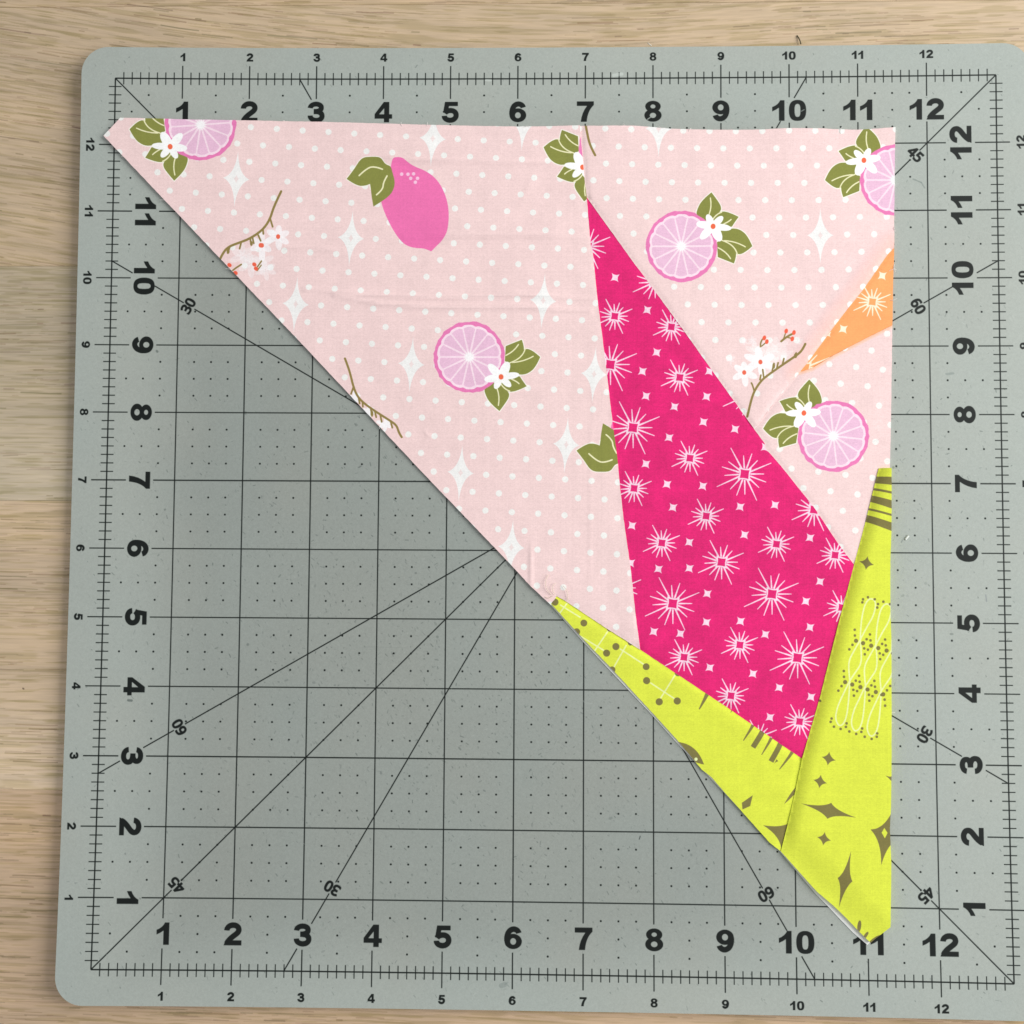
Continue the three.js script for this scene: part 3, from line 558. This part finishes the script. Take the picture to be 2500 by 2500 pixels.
{ // 3. the pink patch on the right, between magenta, orange and yellow
  const seam2 = SEAM2.slice(7), tail = SEAM5.slice(5).reverse();
  const poly = subdivide([SEAM5[8], ...tail.slice(1), ...SEAM6.slice(0, 4).reverse(), ...at2([['h', 945, 1580]]), ...SEAM3.slice(0, 3), ...seam2.slice(0, 5).reverse()], 0.05, 0.002, 13);
  const p = Print(poly, PINK, 15);
  showThrough(p, SEAM6, 0.05, 'rgba(255,170,110,A)', 1, 0.8);
  polka(p, [[10.9311, 8.68806], [0.38364, -0.03931], [0.15937, -0.28151], [-0.00032, 0.00064], [-3e-05, 7e-05], [0.00084, -3e-05]], 23);
  citrus(p, 'h', 527, 1342, -1, 1, -6);
  p.map = p.finish(0.075, 0.03);
  const H = (x, y) => {
    const d5 = Math.abs(near(SEAM5.slice(4), x, y)[0]), d2 = Math.abs(near(SEAM2, x, y)[0]), d6 = Math.abs(near(SEAM6, x, y)[0]), d3 = Math.abs(near(SEAM3, x, y)[0]);
    return clothBase(x, y) + 0.1 * MM + undulate(x + 40, y) + dip(d5, 0.25, 0.05) + dip(d2, 0.2) + 0.05 * MM * Math.exp(-((d6 / 0.07) ** 2)) + dip(d3, 0.1);
  };
  patch('pink_patch', poly, 0.04, H, p, 'small pale pink dotted patch with one citrus slice below the orange point');
}
const BURST = [[-125, -180], [-25, -135], [35, -157], [83, -112], [185, -105], [143, -18], [165, 40], [118, 87], [113, 183], [20, 150], [-40, 165], [-93, 125], [-193, 118], [-147, 28], [-173, -33], [-130, -77]];
function burst(p, s, cx, cy, k, col) {
  p.on(s, cx, cy, (ctx) => {
    const R = 40 * (0.45 + 0.55 * k), c = ctx;
    for (const [x, y] of BURST) { const t = Math.atan2(y, x), l = Math.hypot(x, y) * k, a = Math.max(R * 1.05, 30), w = 6.6; c.fillStyle = col; c.beginPath(); c.moveTo(a * Math.cos(t) - w * Math.sin(t), a * Math.sin(t) + w * Math.cos(t)); c.lineTo(l * Math.cos(t) - 3 * Math.sin(t), l * Math.sin(t) + 3 * Math.cos(t)); c.lineTo(l * Math.cos(t) + 3 * Math.sin(t), l * Math.sin(t) - 3 * Math.cos(t)); c.lineTo(a * Math.cos(t) + w * Math.sin(t), a * Math.sin(t) - w * Math.cos(t)); c.fill(); }
    c.strokeStyle = col; c.lineWidth = 10; c.lineJoin = 'miter'; c.beginPath(); const q = R; c.moveTo(-q, -q); c.quadraticCurveTo(0, -q * 0.72, q, -q); c.quadraticCurveTo(q * 0.72, 0, q, q); c.quadraticCurveTo(0, q * 0.72, -q, q); c.quadraticCurveTo(-q * 0.72, 0, -q, -q); c.closePath(); c.stroke();
  }, 1, 1, 7);
}
function twinkle(p, s, cx, cy, col, R = 33, rot = 9) {
  p.on(s, cx, cy, (c) => { c.fillStyle = col; c.beginPath(); for (let k = 0; k < 4; k++) { const t = k * Math.PI / 2 + Math.PI / 4; const m = t + Math.PI / 4; if (!k) c.moveTo(R * 1.34 * Math.cos(t), R * 1.34 * Math.sin(t)); c.quadraticCurveTo(R * 0.26 * Math.cos(m), R * 0.26 * Math.sin(m), R * 1.34 * Math.cos(t + Math.PI / 2), R * 1.34 * Math.sin(t + Math.PI / 2)); } c.fill(); }, 1, 1, rot);
}
{ // 4. the magenta patch
  const poly = subdivide([...SEAM2, ...SEAM3.slice(2, 6), ...SEAM4.slice(3).reverse(), ...SEAM1.slice(3, 14).reverse()].filter((q, i, a) => { const n = a[(i + 1) % a.length]; return Math.hypot(q[0] - n[0], q[1] - n[1]) > 0.01; }), 0.05, 0.002, 14);
  const p = Print(poly, '#e11b71', 4), col = '#f9d6e6';
  for (const q of [['g', 755, 815, 1], ['g', 922, 1280, 1], ['g', 1745, 1622, 1], ['k', 1215, 705, 1], ['k', 1575, 400, 0.84], ['l', 75, 635, 1], ['l', 263, 1105, 1], ['c', 588, 1815, 0.85], ['g', 1085, 205, 0.8], ['h', 385, 1885, 0.8], ['g', 1790, 1030, 1], ['k', 835, 590, 0.75],
    ['g', 788, 458, 0.66], ['g', 1205, 537, 0.66], ['g', 1267, 910, 0.68], ['g', 1342, 1505, 0.66], ['g', 930, 1728, 0.66], ['k', 1462, 60, 0.66], ['k', 1135, 258, 0.68], ['k', 1298, 1100, 0.68], ['k', 1710, 1010, 0.68], ['k', 1645, 1385, 0.66], ['l', 108, 267, 0.66], ['l', 540, 348, 0.66], ['l', 590, 735, 0.66], ['l', 278, 1575, 0.66], ['l', -20, 1690, 0.66]]) burst(p, ...q, col);
  const stars = { g: [[790, 173], [1028, 412], [1097, 725], [992, 865], [1485, 865], [1018, 1047], [1228, 1125], [1465, 1050], [1442, 1238], [1188, 1353], [1675, 1290], [1017, 1547], [1173, 1697], [1437, 1710], [1217, 1868], [1712, 1863]], k: [[915, 130], [1337, 253], [1745, 198], [1110, 450], [1338, 445], [1470, 632], [1463, 843], [1715, 835], [1075, 912], [1272, 927], [1488, 1177], [1897, 932], [1807, 1222], [1932, 1543], [905, 405]], l: [[355, 220], [430, 543], [325, 688], [355, 880], [128, 1325], [363, 1393]], h: [[97, 1850], [25, 1425]] };
  for (const s in stars) for (const [x, y] of stars[s]) twinkle(p, s, x, y, col);
  p.map = p.finish(0.15, 0.14);
  const H = (x, y) => {
    const d1 = Math.abs(near(SEAM1, x, y)[0]), d2 = Math.abs(near(SEAM2, x, y)[0]), d4 = Math.abs(near(SEAM4, x, y)[0]);
    return clothBase(x, y) + undulate(x + 60, y) + creased(MAGENTA_CREASES, x, y) + pucker(SEAM1, x, y, 3) + pucker(SEAM2, x, y, 4) + pucker(SEAM4, x, y, 5) + allowance(d2, 0.1) + dip(d2, 0.08, 0.03) + dip(d1, 0.05) + dip(d4, 0.2) ;
  };
  patch('magenta_patch', poly, 0.045, H, p, 'magenta patch printed with pale starbursts');
}
{ // 5. the orange point at the right edge
  const poly = subdivide([...SEAM5.slice(1, 6), ...SEAM6.slice(0, 4).reverse(), inch('h', 966, 300), inch('d', 975, 1826)], 0.05, 0.002, 15);
  const p = Print(poly, '#f8a768', 5), col = '#fdecd2';
  burst(p, 'h', 815, 353, 0.68, col); twinkle(p, 'h', 888, 160, col); twinkle(p, 'h', 600, 553, col); twinkle(p, 'h', 490, 590, col, 22);
  burst(p, 'h', 318, 838, 0.95, col);
  p.map = p.finish(0.07, 0.05);
  const H = (x, y) => { const d5 = Math.abs(near(SEAM5, x, y)[0]), d6 = Math.abs(near(SEAM6, x, y)[0]); return clothBase(x, y) + undulate(x + 80, y) + dip(d5, 0.2) + 0.2 * MM * smooth(0.0, 0.12, d6); };
  patch('orange_patch', poly, 0.04, H, p, 'orange patch with a pale starburst, narrowing to a point');
}
const YELLOW = '#dbe445', MOSS = '#7d7440', PALE = '#e9f0a6';
const quadStar = (p, s, T, hole) => p.on(s, 0, 0, (c) => { const cx = T.reduce((a, q) => a + q[0], 0) / 4, cy = T.reduce((a, q) => a + q[1], 0) / 4; c.fillStyle = MOSS; c.beginPath(); c.moveTo(...T[0]); for (let k = 0; k < 4; k++) { const A = T[k], B = T[(k + 1) % 4]; c.quadraticCurveTo(cx + ((A[0] + B[0]) / 2 - cx) * 0.42, cy + ((A[1] + B[1]) / 2 - cy) * 0.42, ...B); } c.fill(); if (hole) { c.fillStyle = YELLOW; c.beginPath(); hole.forEach((q) => c.lineTo(...q)); c.fill(); } });
{ // 6. the yellow strip along the lower left edge
  const poly = subdivide([...SEAM4, ...SEAM3.slice(5), ...at2([['o', 1932, 598], ['o', 1600, 228], ['o', 1500, 112], ['k', 1430, 1930], ['k', 1245, 1706], ['k', 1060, 1504], ['k', 780, 1200], ['k', 560, 970], ['k', 318, 706]])].filter((q, i, a) => { const n = a[(i + 1) % a.length]; return Math.hypot(q[0] - n[0], q[1] - n[1]) > 0.01; }), 0.05, 0.002, 16);
  const p = Print(poly, YELLOW, 6);
  p.on('k', 0, 0, () => {
    for (const l of [[[432, 700], [372, 780]], [[385, 712], [528, 800]], [[735, 895], [630, 1048]], [[525, 935], [700, 1040]], [[862, 1005], [765, 1175]], [[820, 1030], [990, 1140]], [[1222, 1208], [1110, 1385]], [[1040, 1275], [1215, 1390]]]) p.stroke(l, PALE, 10.5);
    for (const [x, y, r] of [[555, 842, 25], [788, 1012, 26], [720, 1060, 26], [1007, 1157, 25], [1010, 1258, 26], [1100, 1410, 26], [1230, 1403, 26], [345, 690, 26], [503, 905, 25], [760, 1180, 24], [745, 885, 20], [895, 985, 20], [1238, 1202, 24]]) p.dot(x, y, r, MOSS);
    for (const [a, b, w] of [[[1455, 1340], [1388, 1462], 16], [[1632, 1455], [1615, 1485], 6], [[1778, 1570], [1703, 1685], 12], [[1906, 1665], [1833, 1785], 11], [[2056, 1765], [1960, 1888], 12]]) { const l = Math.hypot(b[0] - a[0], b[1] - a[1]), nx = (b[1] - a[1]) / l * w, ny = -(b[0] - a[0]) / l * w; p.fill([[a[0] - nx, a[1] - ny, 1], [a[0] + nx, a[1] + ny, 1], [b[0] + nx * 0.25, b[1] + ny * 0.25, 1], [b[0] - nx * 0.25, b[1] - ny * 0.25, 1]], MOSS); }
    for (const [a, b] of [[[1850, 1610], [1772, 1732]], [[1975, 1700], [1900, 1832]]]) { p.ctx.lineCap = 'butt'; p.stroke([a, b], MOSS, 38); p.ctx.lineCap = 'round'; }
    p.fill([[1200, 1690, 1], [1262, 1700], [1330, 1725], [1395, 1790], [1420, 1858, 1], [1380, 1852], [1330, 1830, 1], [1200, 1720, 1]], MOSS); p.dot(1362, 1820, 12, '#e4eeb0');
  });
  p.on('o', 0, 0, () => p.fill([[1790, 243, 1], [1770, 322, 1], [1714, 347, 1], [1710, 298, 1]], MOSS));
  quadStar(p, 'p', [[8, 465], [260, 420], [330, 560], [148, 665]]);
  p.on('p', 0, 0, () => { p.fill([[255, 180, 1], [212, 222], [162, 310, 1], [215, 265], [235, 240], [270, 235, 1]], MOSS); p.fill([[108, -20, 1], [88, 16, 1], [100, 0], [120, -5, 1]], MOSS); });
  p.map = p.finish(0.085, 0.05);
  const H = (x, y) => { const d4 = Math.abs(near(SEAM4, x, y)[0]), d3 = Math.abs(near(SEAM3, x, y)[0]); return clothBase(x, y) + 0.2 * MM + undulate(x + 100, y) + pucker(SEAM4, x, y, 8) + dip(d4, 0.35, 0.05) + allowance(d4, 0.2) + dip(d3, 0.25, 0.06); };
  patch('yellow_patch', poly, 0.045, H, p, 'long lime yellow strip along the slanting lower left edge');
}
{ // 7. the yellow strip folded over at the right
  const poly = subdivide([...SEAM3, ...at2([['p', 400, 950], ['p', 520, 1052], ['p', 622, 1150], ['p', 715, 1248], ['p', 797, 1330], ['p', 938, 1208], ['p', 944, 740], ['p', 933, 480], ['p', 941, 330], ['l', 945, 1932], ['l', 945, 1000], ['l', 937, 760], ['l', 937, 380], ['l', 945, 150], ['h', 945, 1580]])], 0.05, 0.0012, 17);
  const p = Print(poly, YELLOW, 8);
  p.on('h', 0, 0, (c) => { for (const [y0, y1, t0, t1] of [[1620, 1624, 42, 60], [1708, 1732, 18, 16], [1767, 1796, 46, 62], [1864, 1894, 16, 15], [1921, 1956, 52, 62]]) { c.fillStyle = MOSS; c.beginPath(); const dx = 220, k = (y1 - y0) / 110; c.moveTo(730, y0 - k * 110); c.lineTo(960, y1 + k * 12); c.lineTo(960, y1 + t1 + k * 12); c.lineTo(730, y0 + t0 - k * 110); c.fill(); } });
  p.on('l', 0, 0, () => {
    for (const [ox, oy] of [[0, 0], [113, 37], [226, 74]]) {
      const S = (pts) => p.stroke(pts.map(([x, y]) => [x + ox, y + oy]), PALE, 11);
      S([[630, 1255], [560, 1395], [535, 1460], [523, 1535], [555, 1590], [600, 1545], [622, 1400], [630, 1255]]);
      S([[630, 1255], [622, 1180], [624, 1108], [665, 1035], [708, 960]]); S([[630, 1255], [670, 1195], [713, 1138], [716, 1050], [708, 960]]);
      S([[708, 960], [712, 860], [728, 760], [750, 690], [788, 655], [828, 690], [805, 790], [760, 860], [708, 960]]);
    }
    const small = [[730, 668], [725, 690], [766, 653], [815, 667], [833, 727], [877, 685], [925, 702], [497, 1528], [490, 1552], [514, 1586], [562, 1602], [605, 1562], [600, 1587], [625, 1620], [674, 1637], [717, 1598], [711, 1622], [735, 1657], [785, 1672], [825, 1632], [822, 1656], [838, 702], [898, 1323], [921, 1292], [880, 1390], [883, 1433]];
    const mid = [[668, 888], [669, 930], [651, 997], [628, 1030], [778, 922], [754, 957], [782, 965], [736, 1023], [763, 1032], [740, 1065], [888, 958], [866, 990], [892, 1000], [848, 1058], [873, 1068], [851, 1100], [938, 1058]], big = [[677, 968], [728, 985], [787, 1003], [838, 1020], [898, 1038]];
    for (const [x, y] of small) p.dot(x, y, 9.5, MOSS);
    for (const [ox, oy] of [[0, 0], [-81, 298]]) { for (const [x, y] of mid) p.dot(x + ox, y + oy, 9.5, MOSS); for (const [x, y] of big) p.dot(x + ox, y + oy, 15.5, MOSS); }
    p.dot(870, 1352, 15.5, MOSS); p.dot(421, 1404, 9, MOSS);
  });
  for (const [s, x, y] of [['l', 760, 405], ['l', 475, 1815], ['p', 420, 138], ['p', 447, 555]]) quadStar(p, s, [[x + 5, y - 50], [x + 51, y + 13], [x - 8, y + 49], [x - 52, y - 13]]);
  quadStar(p, 'p', [[278, 298], [500, 293], [683, 402], [472, 410]]); quadStar(p, 'p', [[643, 640], [651, 862], [556, 1062], [545, 840]]);
  quadStar(p, 'p', [[785, 487], [945, 350], [985, 560], [860, 745]], [[885, 475], [908, 512], [888, 550], [865, 510]]); quadStar(p, 'p', [[895, 93], [960, 90], [985, 160], [955, 160]]);
  p.on('p', 0, 0, () => { p.dot(703, 1190, 14, MOSS, 42, 0.12); p.dot(750, 1255, 11, MOSS, 30, 0.6); p.dot(815, 1282, 13, MOSS, 52, 0.95); p.dot(935, 1200, 8, MOSS, 20, 0.3); });
  p.map = p.finish(0.085, 0.05);
  const H = (x, y) => { const d = Math.abs(near(SEAM3, x, y)[0]), t = 1 - clamp(d / 0.19, 0, 1); return clothBase(x, y) + undulate(x + 120, y) + MM * (0.25 + (1.45 - 1.0 * smooth(0.45, 0.02, Math.abs(near(SLANT, x, y)[0]))) * (1 - t * t)); };
  patch('yellow_patch', poly, 0.035, H, p, 'lime yellow strip folded over along the right edge, printed with whisks and stars');
}
{ // white paper underneath
  const poly = subdivide(at2([['a', 780, 1003], ['a', 895, 880], ['b', 500, 906], ['c', 530, 936], ['c', 1300, 960], ['d', 972, 958], ['h', 940, 1580], ['p', 930, 480], ['p', 934, 1204], ['p', 781, 1353], ['p', 674, 1261], ['p', 578, 1162], ['p', 484, 1062], ['p', 392, 968], ['p', 140, 668], ['o', 1600, 234], ['k', 1236, 1722], ['k', 1056, 1520], ['k', 775, 1222], ['k', 555, 988], ['k', 320, 722], ['f', 1300, 1666], ['f', 374, 676]]), 0.1);
  const g = sheet(poly, 0.25, paperTop, (x, y) => matTop(x, y) + 0.05 * MM, [0, 0, 1, 1]);
  const m = shadows(new THREE.Mesh(g, new THREE.MeshStandardMaterial({ color: new THREE.Color(0.80, 0.80, 0.79), roughness: 0.85 }))); m.name = 'paper_backing'; m.userData = { label: 'thin white paper backing showing along the slanting edge' }; parts.push(m);
}
function strand(pts, radius, material, lift) {
  const curve = new THREE.CatmullRomCurve3(pts.map(([gx, gy, up]) => new THREE.Vector3(...world(gx, gy, lift(gx, gy) + up * MM))));
  return shadows(new THREE.Mesh(new THREE.TubeGeometry(curve, 28, radius, 6, false), material));
}
const fluff = new THREE.MeshStandardMaterial({ color: new THREE.Color(0.80, 0.74, 0.72), roughness: 0.9 });
const creamThread = new THREE.MeshStandardMaterial({ color: new THREE.Color(0.74, 0.64, 0.52), roughness: 0.9 });
{ // frayed threads at the tip of the yellow strip
  const over = (x, y) => clothBase(x, y) + 0.5 * MM;
  for (const pts of [[[322, 640, 0.2], [288, 600, 0.6], [276, 545, 0.7], [298, 490, 0.5]], [[345, 640, 0.2], [328, 600, 0.7], [335, 568, 0.8], [352, 556, 0.4]], [[440, 680, 0.2], [440, 640, 0.6], [428, 600, 0.7], [405, 572, 0.4]], [[330, 650, 0.1], [300, 665, 0.2], [275, 655, 0.1]]]) {
    const m = strand(pts.map(([x, y, u]) => [...inch('k', x, y), u]), 0.0001, creamThread, over); m.name = 'frayed_thread'; parts.push(m);
  }
  const r = rng(404), edges = [[...TOP_A], [...TOP_B], [['d', 981, 941], ['d', 975, 1830], ['h', 962, 525], ['h', 945, 1580]], [['l', 945, 1000], ['p', 941, 330], ['p', 938, 1208]], [...HYP_A]].map(at2);
  for (const e of edges) for (let n = 0; n < 4; n++) {      // and a few fibres standing off the cut edges
    const i = Math.floor(r() * (e.length - 1)), t = 0.15 + 0.7 * r(), x = e[i][0] + (e[i + 1][0] - e[i][0]) * t, y = e[i][1] + (e[i + 1][1] - e[i][1]) * t, a = r() * 6.283, l = 0.03 + 0.05 * r();
    const m = strand([[x - l * Math.cos(a) * 0.6, y - l * Math.sin(a) * 0.6, 0.1], [x, y, 0.35], [x + l * Math.cos(a + 0.6), y + l * Math.sin(a + 0.6), 0.2]], 0.00007, fluff, clothBase); m.name = 'frayed_thread'; parts.push(m);
  }
}
{
  const block = new THREE.Group(); block.name = 'quilt_block';
  const o = world(...inch('g', 900, 900), matTop(8, 8)); block.position.set(...o);
  for (const m of parts) { m.geometry.translate(-o[0], -o[1], -o[2]); block.add(m); }
  tag(block, 'triangular paper-pieced quilt block of pink, magenta, orange and lime yellow fabrics on the mat', 'quilt block');
  scene.add(block);
}

// ---------------------------------------------------------------- loose bits
function loose(name, label, category, pts, radius, material, lift) { const m = strand(pts, radius, material, lift); m.name = name; tag(m, label, category); scene.add(m); }
const onTable = () => TABLE_TOP + 0.0002, onMat = (x, y) => matTop(x, y) + 0.00012;
loose('thread_scrap', 'dark olive thread scrap on the table at the top edge of the mat', 'thread', [[262, 256, 0], [274, 280, 0.3], [281, 300, 0.5], [287, 326, 0.6]].map(([x, y, u]) => [...at(...px('d', x, y), -0.1), u]), 0.00022, new THREE.MeshStandardMaterial({ color: new THREE.Color(0.10, 0.085, 0.045), roughness: 0.9 }), onTable);
loose('thread_scrap_001', 'pale wisp of thread curling over the top edge of the mat', 'thread', [[1030, 318, 0.2], [1038, 328, 0.4], [1048, 334, 0.3], [1058, 338, 0.1]].map(([x, y, u]) => [...at(...px('c', x, y), 0), u]), 0.00022, new THREE.MeshStandardMaterial({ color: new THREE.Color(0.62, 0.55, 0.46), roughness: 0.9 }), (x, y) => matTop(x, y));
loose('lint', 'short white fleck of lint on the mat right of the quilt block', 'lint', [[1057, 232, 0], [1066, 220, 0.1], [1080, 205, 0.1]].map(([x, y, u]) => [...at(...px('l', x, y), 0), u]), 0.0004, new THREE.MeshStandardMaterial({ color: new THREE.Color(0.75, 0.77, 0.74), roughness: 0.9 }), onMat);

renderer.render(scene, camera);
